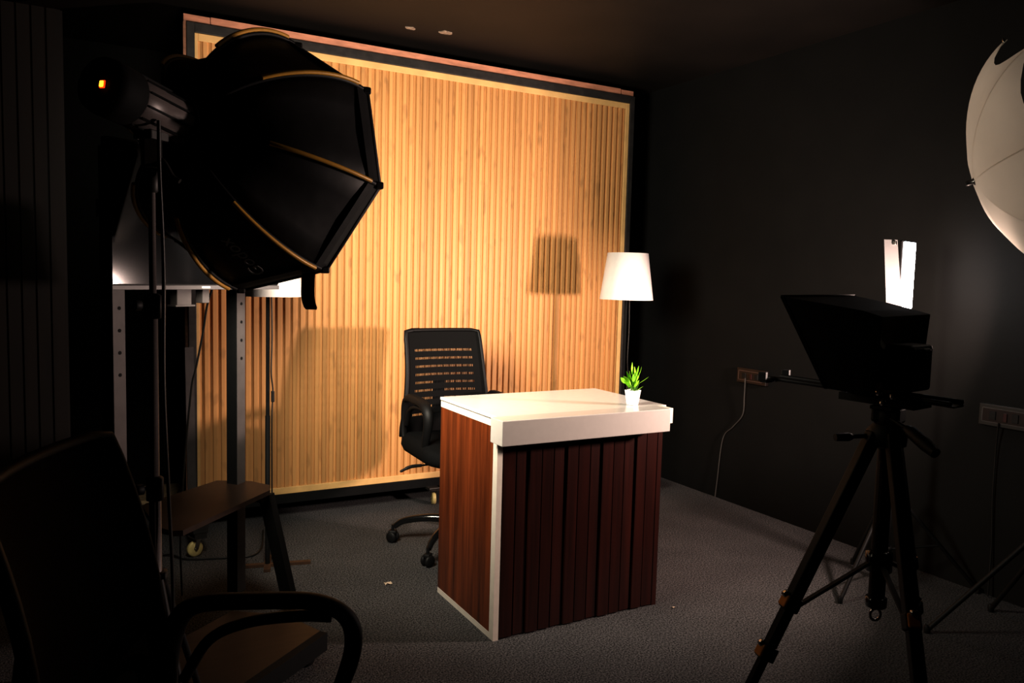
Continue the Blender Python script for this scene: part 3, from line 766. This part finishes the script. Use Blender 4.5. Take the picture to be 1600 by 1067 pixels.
# ------------------------------------------------------------------ teleprompter on tripod
HC0 = L2(.865, 2.22, 0); HF = (L2(.865 - .625, 2.22 + .77, 0) - HC0).normalized(); HW = V((HF.y, -HF.x, 0))
def hp(s, w, z): return HC0 - HF * s + HW * w + V((0, 0, z))
tb = hp(.20, 0, 0)
tp = Thing('teleprompter', 'black teleprompter with cloth hood on the tripod', 'teleprompter', hp(.2, 0, .88))
def loft(secs):      # list of 4-corner loops, sub-divided with light sag
    m = MB(); rows = []
    for a, b in zip(secs[:-1], secs[1:]):
        for k in range(6):
            t = k / 6; rows.append([a[i].lerp(b[i], t) for i in range(len(a))])
    rows.append(secs[-1]); return m.grid(rows, False, True)
def ringpts(cs, n=5):
    out = []
    for i in range(4):
        for k in range(n):
            p = cs[i].lerp(cs[(i + 1) % 4], k / n); out.append(p)
    return out
secs = [ringpts([hp(.0, -.19, 1.168), hp(.0, .19, 1.172), hp(.115, .15, .935), hp(.115, -.15, .935)]),
        ringpts([hp(.10, -.172, 1.155), hp(.10, .172, 1.158), hp(.16, .145, .93), hp(.16, -.145, .93)]),
        ringpts([hp(.20, -.145, 1.140), hp(.20, .145, 1.140), hp(.21, .135, .925), hp(.21, -.135, .925)]),
        ringpts([hp(.245, -.13, 1.126), hp(.245, .135, 1.130), hp(.235, .125, .93), hp(.235, -.125, .93)])]
hd_ = loft(secs)
hood = tp.part('hood', hd_, M_hood, label='black cloth hood')
rimh = [hp(.0, -.19, 1.168), hp(.0, .19, 1.172), hp(.115, .15, .935), hp(.115, -.15, .935)]
m = MB()
for a, b in zip(rimh, rimh[1:] + rimh[:1]): m.bar(a, b, .008, .008)
tp.part('hood_frame', m, M_hood)
tp.part('beam_splitter', MB().add([hp(.03, -.165, 1.14), hp(.03, .165, 1.14), hp(.18, .13, .945), hp(.18, -.13, .945)], [[0, 1, 2, 3]]), M_tvscreen)
for s in (-1, 1): tp.part('rail', MB().tube([hp(-.13, .035 * s, .925), hp(.38, .035 * s, .918)], .0065, 10), M_black)
tp.part('base_plate', MB().hexa([hp(.10, -.05, .895), hp(.10, .05, .895), hp(.30, .05, .892), hp(.30, -.05, .892), hp(.10, -.05, .914), hp(.10, .05, .914), hp(.30, .05, .911), hp(.30, -.05, .911)]), M_black)
tp.part('rear_plate', MB().hexa([hp(.27, -.03, .912), hp(.27, .03, .912), hp(.385, .03, .908), hp(.385, -.03, .908), hp(.27, -.03, .917), hp(.27, .03, .917), hp(.385, .03, .913), hp(.385, -.03, .913)]), M_chrome)
for w in (-.075, .045): tp.part('clamp_jaw', MB().box(hp(-.12, w, .932), (.022, .022, .026), Matrix.Rotation(.5, 3, 'Z'), bev=.002), M_black)
tp.part('clamp_bar', MB().bar(hp(-.115, -.08, .918), hp(-.115, .05, .918), .02, .006), M_black)
for s, w, z in ((.24, -.105, .935), (.27, -.09, .928), (.25, -.10, .91)):
    tp.part('knob', MB().lathe([(.004, 0), (.008, .004), (.008, .014), (.004, .016)], hp(s, w, z), -HW, 12), M_chrome)
# camera inside the hood
vc = Thing('video_camera', 'black video camera draped behind the teleprompter hood', 'camera', hp(.29, 0, .92))
vc.part('body', MB().box(hp(.255, .0, .995), (.075, .12, .12), Matrix.Rotation(math.atan2(HF.y, HF.x), 3, 'Z'), bev=.01), M_black)
vc.part('viewfinder', MB().box(hp(.295, .0, 1.03), (.02, .04, .035), Matrix.Rotation(math.atan2(HF.y, HF.x), 3, 'Z'), bev=.006), M_black)
vc.part('lens', MB().lathe([(.034, 0), (.034, .025), (.037, .028), (.037, .045)], hp(.22, 0, 1.0), HF, 24), M_black)
# tripod
hub = D(1387, 665, 2.07); TX, TY = hub.x, hub.y; hz = .832
tpd = Thing('tripod', 'black video tripod with orange leg clamps under the teleprompter', 'tripod', (TX, TY, 0))
c = V((TX, TY, 0))
tpd.part('fluid_head', MB().lathe([(.030, hz + .01), (.034, hz + .02), (.034, hz + .05), (.026, hz + .052)], c, n=24).box(c + V((0, 0, hz + .035)), (.062, .072, .045), Matrix.Rotation(.3, 3, 'Z'), bev=.008).box(c + V((0, 0, .886)), (.06, .09, .010), Matrix.Rotation(math.atan2(HF.y, HF.x), 3, 'Z'), bev=.002), M_black)
tpd.part('shoulder', MB().lathe([(.03, hz - .055), (.048, hz - .045), (.052, hz - .01), (.035, hz + .01)], c, n=24), M_black)
h0 = c + V((0, 0, hz + .04)); h1 = D(1462, 708, 1.90)
tpd.part('pan_handle', MB().tube([h0 - RT * .02, h0 + (h1 - h0) * .45], .006, 8).tube([h0 + (h1 - h0) * .4, h0 + (h1 - h0) * .5, h0 + (h1 - h0) * .8, h1], [.009, .016, .017, .013], 12), M_black)
k0 = c + V((0, 0, hz - .02)); k1 = D(1305, 683, 2.05)
tpd.part('crank_knob', MB().tube([k0, k1 + (k0 - k1) * .3], .006, 8).tube([k1 + (k0 - k1) * .32, k1 + (k0 - k1) * .25, k1], [.008, .012, .010], 10), M_black)
col = tpd.part('centre_column', MB().lathe([(.021, .345), (.021, .80)], c, n=18), M_black)
tpd.part('column_collar', MB().lathe([(.022, .44), (.034, .445), (.034, .495), (.022, .50)], c, n=18), M_blackgloss, col)
tpd.part('column_collar', MB().lathe([(.022, .343), (.027, .347), (.027, .37), (.022, .372)], c, n=18), M_blackgloss, col)
tpd.part('hook', MB().tube([c + V((.014 * math.cos(a), .014 * math.sin(a), .322 + .016 * math.sin(a * 1))) if False else c + RT * (.014 * math.cos(a)) + V((0, 0, .322 + .016 * math.sin(a))) for a in [PI / 2 + x * PI / 8 for x in range(15)]], .004, 8), M_chrome, col)
cr = MB()
for k in range(5): cr.lathe([(.003, 0), (.009, .003), (.009, .010), (.003, .013)], c + V((-.008, -.03, .60 + .034 * k)), -FW, 12)
tpd.part('column_lock', MB().box(c - FW * .02 - RT * .012 + V((0, 0, .66)), (.022, .02, .17), bev=.005), M_black, col)
feet = [Q(1131, 1160, 0), Q(1461, 1340, 0), Q(1442, 1074, 0)]
for i, ft in enumerate(feet):
    d = V((ft.x - TX, ft.y - TY, 0)); rr = d.length; d.normalize(); sd = V((-d.y, d.x, 0))
    top = c + d * .038 + V((0, 0, hz - .015)); bot = V((ft.x, ft.y, .012))
    def lp(t): return top.lerp(bot, t)
    t1, t2 = (.50, .68)
    up_ = V((0, 0, 1))
    if i == 0:
        t1, t2 = .56, .72
    lb = tpd.part('leg', MB().bar(top, lp(t1), .036, .030, up=sd, bev=.004).bar(lp(t1), lp(t2), .030, .025, up=sd, bev=.003).bar(lp(t2), bot, .024, .020, up=sd, bev=.003), M_black)
    axis = (bot - top).normalized()
    for tq_ in (t1, t2):
        p = lp(tq_)
        tpd.part('leg_clamp', MB().bar(p - axis * .022, p + axis * .018, .043, .036, up=sd, bev=.005), M_black, lb)
        o_ = (V((0, 0, 1)) + d).normalized(); o_ = (o_ - axis * o_.dot(axis)).normalized()
        tpd.part('clamp_lever', MB().bar(p - axis * .020 + o_ * .020, p + axis * .014 + o_ * .020, .030, .012, up=o_, bev=.004), M_orange, lb, label='orange clamp lever')
        tpd.part('clamp_bolt', MB().lathe([(.010, 0), (.010, .007), (.004, .010)], p - axis * .018 + o_ * .024, o_ - axis * .6, 12), M_chrome, lb)
    tpd.part('foot', MB().lathe([(.013, .0), (.015, .008), (.010, .026)], V((ft.x, ft.y, 0)), n=12), M_black, lb)
    sp0 = c + V((0, 0, .47)) + d * .022; sp1 = lp(t1 + .03)
    if i != 1 or True:
        tpd.part('spreader_arm', MB().bar(sp0, sp1, .012, .008), M_black)

# ------------------------------------------------------------------ LED panel light on its own stand
LC = D(1418, 430, 3.10)
camd = (O - LC); camd.z = 0; camd.normalize()
def rotz(v, a): return V((v.x * math.cos(a) - v.y * math.sin(a), v.x * math.sin(a) + v.y * math.cos(a), v.z))
LN = rotz(camd, math.radians(71)); LWd = V((-LN.y, LN.x, 0))      # face normal / face width
LH, LWID = .262, .115
lp_ = Thing('led_panel', 'bright white LED panel light glowing above the teleprompter', 'light', LC - V((0, 0, LH / 2)))
RML = Matrix((LWd, V((0, 0, 1)), LN)).transposed()
lp_.part('housing', MB().box(LC - LN * .010, (LWID + .01, LH + .01, .014), RML, bev=.004), M_black)
lp_.part('diffuser', MB().box(LC + LN * .001, (LWID, LH, .010), RML, bev=.004), M_led, label='glowing white face')
# white leaf hinged at the bottom on the far side, leaning out
far = LWd if (LWd.dot(RT) < 0) else -LWd
ha = LC + far * (LWID / 2 + .004) - V((0, 0, LH / 2))
oo = -RT.copy(); oo.z = 0; oo.normalize()
w0, w1 = .05, .085
hb0 = LC - V((0, 0, LH / 2)) + camd * .055
leafp = [hb0 + oo * .012, hb0 + oo * .074, hb0 + oo * .100 + V((0, 0, LH + .005)), hb0 + oo * .048 + V((0, 0, LH + .005))]
m = MB(); n4 = -camd * .004
m.hexa([p for p in leafp] + [p + n4 for p in leafp])
M_flap = pbr('grey_white_flap', (.034, .033, .032), .6, noise=.05)
lfp = lp_.part('barn_door', m, M_flap, label='pale flap beside the glowing face')
lp_.part('hinge', MB().box(leafp[3] + oo * .010 + V((0, 0, -.012)) + camd * .004, (.012, .012, .014), bev=.002), M_chrome, lfp)
lp_.part('mount', MB().lathe([(.012, -.07), (.012, -.005)], LC - V((0, 0, LH / 2)) - LN * .01, n=14), M_black)
lst = Thing('light_stand', 'low black light stand behind the tripod holding the LED panel', 'light stand', (LC.x, LC.y, 0))
c = V((LC.x - LN.x * .01, LC.y - LN.y * .01, 0)); zt_ = LC.z - LH / 2 - .07
lst.part('pole', MB().lathe([(.012, .12), (.012, .6), (.009, .6), (.009, zt_ - .002)], c, n=14), M_black)
lst.part('collar', MB().lathe([(.013, .36), (.022, .36), (.022, .385), (.013, .385)], c, n=14), M_black)
lst.part('collar', MB().lathe([(.013, .13), (.020, .13), (.020, .15), (.013, .15)], c, n=14), M_black)
for px0, py0 in ((1312, 942), (1332, 881), (1540, 928)):
    ft = Q(px0, py0, 0); d = V((ft.x - c.x, ft.y - c.y, 0)); rr = d.length
    rr = min(rr, .36); d.normalize()
    if (c + d * rr).x > WX - .02: rr = (WX - .02 - c.x) / d.x
    lgp = lst.part('leg', MB().tube([c + d * .02 + V((0, 0, .372)), c + d * rr + V((0, 0, .010))], .008, 8), M_black)
    lst.part('brace', MB().tube([c + d * .02 + V((0, 0, .14)), c + d * (rr * .55) + V((0, 0, .175))], .005, 6), M_black, lgp)
    lst.part('foot_cap', MB().lathe([(.009, 0), (.011, .02), (.008, .026)], c + d * rr, n=10), M_black, lgp)

# ------------------------------------------------------------------ white shoot-through umbrella on a stand, right
UA = D(1522, 283, 2.62)                                   # apex
ax_img = (RT * .80 + UP * .25 - FW * .38).normalized()   # apex -> opening
UR, US = .415, .205
g1 = (UP - ax_img * UP.dot(ax_img)).normalized(); g2 = ax_img.cross(g1).normalized()
if g2.dot(FW) > 0: g2 = -g2
um = Thing('photo_umbrella', 'white translucent photo umbrella at the right edge above the socket', 'umbrella', UA + ax_img * .45)
def ur(t): return UR * math.sin(t * 1.25) / math.sin(1.25)
def us(t): return US * (1 - math.cos(t * 1.25)) / (1 - math.cos(1.25))
def up_(t, j, u):
    a0, a1 = j * PI / 4, (j + 1) * PI / 4
    tm_ = t * (1 - .20 * math.sin(PI * u) ** .8 * t)
    r, s = ur(tm_), us(tm_)
    p0 = UA + ax_img * s + (g1 * math.cos(a0) + g2 * math.sin(a0)) * r
    p1 = UA + ax_img * s + (g1 * math.cos(a1) + g2 * math.sin(a1)) * r
    return p0.lerp(p1, u)
m = MB()
for j in range(8):
    m.grid([[up_(max(.001, i / 16), j, k / 8) for k in range(9)] for i in range(17)])
cnp = um.part('canopy', m, M_umb, label='white nylon canopy')
for j in range(8):
    a = j * PI / 4; d = g1 * math.cos(a) + g2 * math.sin(a)
    um.part('rib', MB().tube([UA + ax_img * (us(t) + .010) + d * (ur(t)) for t in [x / 12 for x in range(13)]], .0015, 6), M_umb)
    tp_ = UA + ax_img * us(1) + d * ur(1)
    um.part('rib_tip', MB().lathe([(.004, -.004), (.005, .002), (.002, .010)], tp_, d, 8), M_chrome)
um.part('shaft', MB().tube([UA - ax_img * .022, UA + ax_img * .62], .004, 8), M_chrome)
um.part('ferrule', MB().lathe([(.007, -.026), (.009, -.02), (.009, -.004), (.013, 0), (.013, .003)], UA, ax_img, 14), M_chrome)
um.part('runner', MB().lathe([(.012, 0), (.012, .03)], UA + ax_img * .24, ax_img, 12), M_black)
us_c = UA + ax_img * .44
ust = Thing('light_stand', 'black light stand at the right edge under the white umbrella', 'light stand', (us_c.x, us_c.y, 0))
c = V((us_c.x, us_c.y, 0))
zh = us_c.z - .05
ust.part('pole', MB().lathe([(.013, .10), (.013, .7), (.0095, .7), (.0095, zh)], c, n=14), M_black)
ust.part('collar', MB().lathe([(.014, .56), (.023, .56), (.023, .59), (.014, .59)], c, n=14), M_black)
for ft in (Q(1448, 988, 0), c + V((-.02, -.40, 0)), c + V((.10, .36, 0))):
    d = V((ft.x - c.x, ft.y - c.y, 0)); rr = d.length; d.normalize()
    if (c + d * rr).x > WX - .02: rr = (WX - .02 - c.x) / d.x
    lgp = ust.part('leg', MB().tube([c + d * .02 + V((0, 0, .575)), c + d * rr + V((0, 0, .010))], .009, 8), M_black)
    ust.part('foot_cap', MB().lathe([(.010, 0), (.012, .02), (.008, .028)], c + d * rr, n=10), M_black, lgp)
# ------------------------------------------------------------------ wall sockets and small things
def socket(y0, y1, z0, z1, label, grey):
    t = Thing('wall_socket', label, 'socket', (WX, (y0 + y1) / 2, z0), 'wall sockets on the right wall')
    m = MB().span((WX - .022, y0, z0), (WX, y1, z1), bev=.003)
    t.part('back_box', m, M_socketgrey if grey else M_socket)
    e = .006; X = WX - .0235
    fr = MB()
    a0, a1, b0, b1 = y0 + .022, y1 - .012, z0 + .014, z1 - .014
    for p, q_ in (((a0, b0), (a1, b0 + .003)), ((a0, b1 - .003), (a1, b1)), ((a0, b0), (a0 + .003, b1)), ((a1 - .003, b0), (a1, b1))):
        fr.span((X, p[0], p[1]), (X + .003, q_[0], q_[1]))
    t.part('cover_frame', fr, M_socketline if not grey else M_post)
    t.part('face_plate', MB().span((X + .001, a0 + .003, b0 + .003), (X + .003, a1 - .003, b1 - .003)), M_socket)
    k = (a1 - a0)
    for f in (.25, .75):
        t.part('switch', MB().span((X - .003, a0 + k * f - .012, b0 + .012), (X + .002, a0 + k * f + .012, b1 - .012), bev=.001), M_black)
    t.part('indicator', MB().span((X - .003, a0 + k * .46 - .006, b0 + .010), (X + .002, a0 + k * .46 + .008, b1 - .014), bev=.001), M_red, label='dark red neon switch')
    return t
socket(2.866, 3.070, .672, .752, 'dark wall socket left of the teleprompter on the black wall', False)
t2 = socket(1.57, 1.772, .672, .757, 'grey wall socket at the right edge below the umbrella', True)
for pts, r, nm in (([(WX - .03, 3.0, .70), (WX - .02, 3.01, .60), (WX - .015, 3.02, .50), (WX - .012, 3.09, .42), (WX - .012, 3.16, .34), (WX - .02, 3.18, .10), (WX - .03, 3.18, .006)], .0028, 'thin grey cable hanging from the wall socket left of the teleprompter'),
                   ([(WX - .03, 1.69, .69), (WX - .015, 1.70, .58), (WX - .012, 1.70, .4), (WX - .012, 1.69, .2), (WX - .03, 1.68, .006)], .0032, 'dark cable hanging from the wall socket at the right edge')):
    pts = [V(p) for p in pts]
    single('socket_cable', MB().tube(spline(pts), r, 8), M_cablegrey if 'grey' in nm else M_cable, nm, 'cable', (pts[-1].x, pts[-1].y, 0))
for (x, y), lab, sz in (((641, 43), 'small pale peeled patch on the ceiling, the left one of two', .03), ((697, 50), 'small brown peeled patch on the ceiling, the right one of two', .035)):
    p = Q(x, y, HC)
    m = MB(); n = 9; ring = []
    for k in range(n):
        a = 2 * PI * k / n; r = sz * random.uniform(.6, 1.15); ring.append((p.x + r * math.cos(a), p.y + r * .7 * math.sin(a)))
    m.prism(ring, HC - .004, HC)
    single('ceiling_patch', m, M_patch, lab, 'patch', (p.x, p.y, HC), 'peeled patches on the ceiling')
for (x, y), sz, lab in (((606, 912), .012, 'crumpled beige paper scrap on the carpet left of the desk'), ((1052, 949), .005, 'tiny white speck of litter on the carpet right of the desk')):
    p = Q(x, y, 0)
    m = MB(); ring = []; 
    rows = []
    for i in range(4):
        rows.append([p + V(((j - 1.5) * sz * .8 + random.uniform(-.3, .3) * sz, (i - 1.5) * sz * .6 + random.uniform(-.3, .3) * sz, .001 + abs(random.gauss(0, sz * .35)))) for j in range(4)])
    m.grid(rows, False); m.grid([[q_ - V((0, 0, .001)) for q_ in r_] for r_ in rows], False)
    single('paper_scrap', m, M_scrap, lab, 'litter', (p.x, p.y, 0))

# ------------------------------------------------------------------ light
def area(name, loc, direction, size, power, col, shape='DISK', size_y=None, spread=PI):
    l = bpy.data.lights.new(name, 'AREA'); l.shape = shape; l.size = size
    if size_y: l.size_y = size_y
    l.energy = power; l.color = col; l.spread = spread
    o = bpy.data.objects.new(name, l); C.objects.link(o)
    o.location = loc; o.rotation_euler = V(direction).to_track_quat('-Z', 'Y').to_euler()
    return o
area('softbox_lamp', SC + SA * .004, SA, .56, 33, (1, .92, .78), spread=2.35)
area('led_lamp', LC + LN * .012, LN, LWID, .35, (.75, .87, 1), 'RECTANGLE', LH)
K2 = V((2.845, 1.45, 1.06))
area('side_lamp', K2, V((1.65, 3.5, 1.25)) - K2, .15, 46, (1, .77, .68), spread=2.6)
sl = bpy.data.lights.new('umbrella_lamp', 'SPOT'); sl.energy = 4; sl.color = (1, .90, .80); sl.spot_size = 1.95; sl.spot_blend = .3; sl.shadow_soft_size = .16
so = bpy.data.objects.new('umbrella_lamp', sl); C.objects.link(so); so.location = us_c + ax_img * .02 + V((0, 0, .06)); so.rotation_euler = (-ax_img).to_track_quat('-Z', 'Y').to_euler()
w = bpy.data.worlds.new('World'); scene.world = w; w.use_nodes = True
bg = w.node_tree.nodes['Background']; bg.inputs[0].default_value = (.5, .45, .42, 1); bg.inputs[1].default_value = .003

# ------------------------------------------------------------------ camera
cam = bpy.data.cameras.new('camera'); cam.sensor_width = 36; cam.lens = 36 * FPX / 1600; cam.clip_start = .05
co = bpy.data.objects.new('camera', cam); C.objects.link(co)
co.matrix_world = Matrix.Translation(O) @ Matrix((RT, UP, -FW)).transposed().to_4x4()
scene.camera = co
scene.view_settings.view_transform = 'Standard'
scene.view_settings.look = 'None'
scene.view_settings.exposure = .27
scene.view_settings.gamma = .77
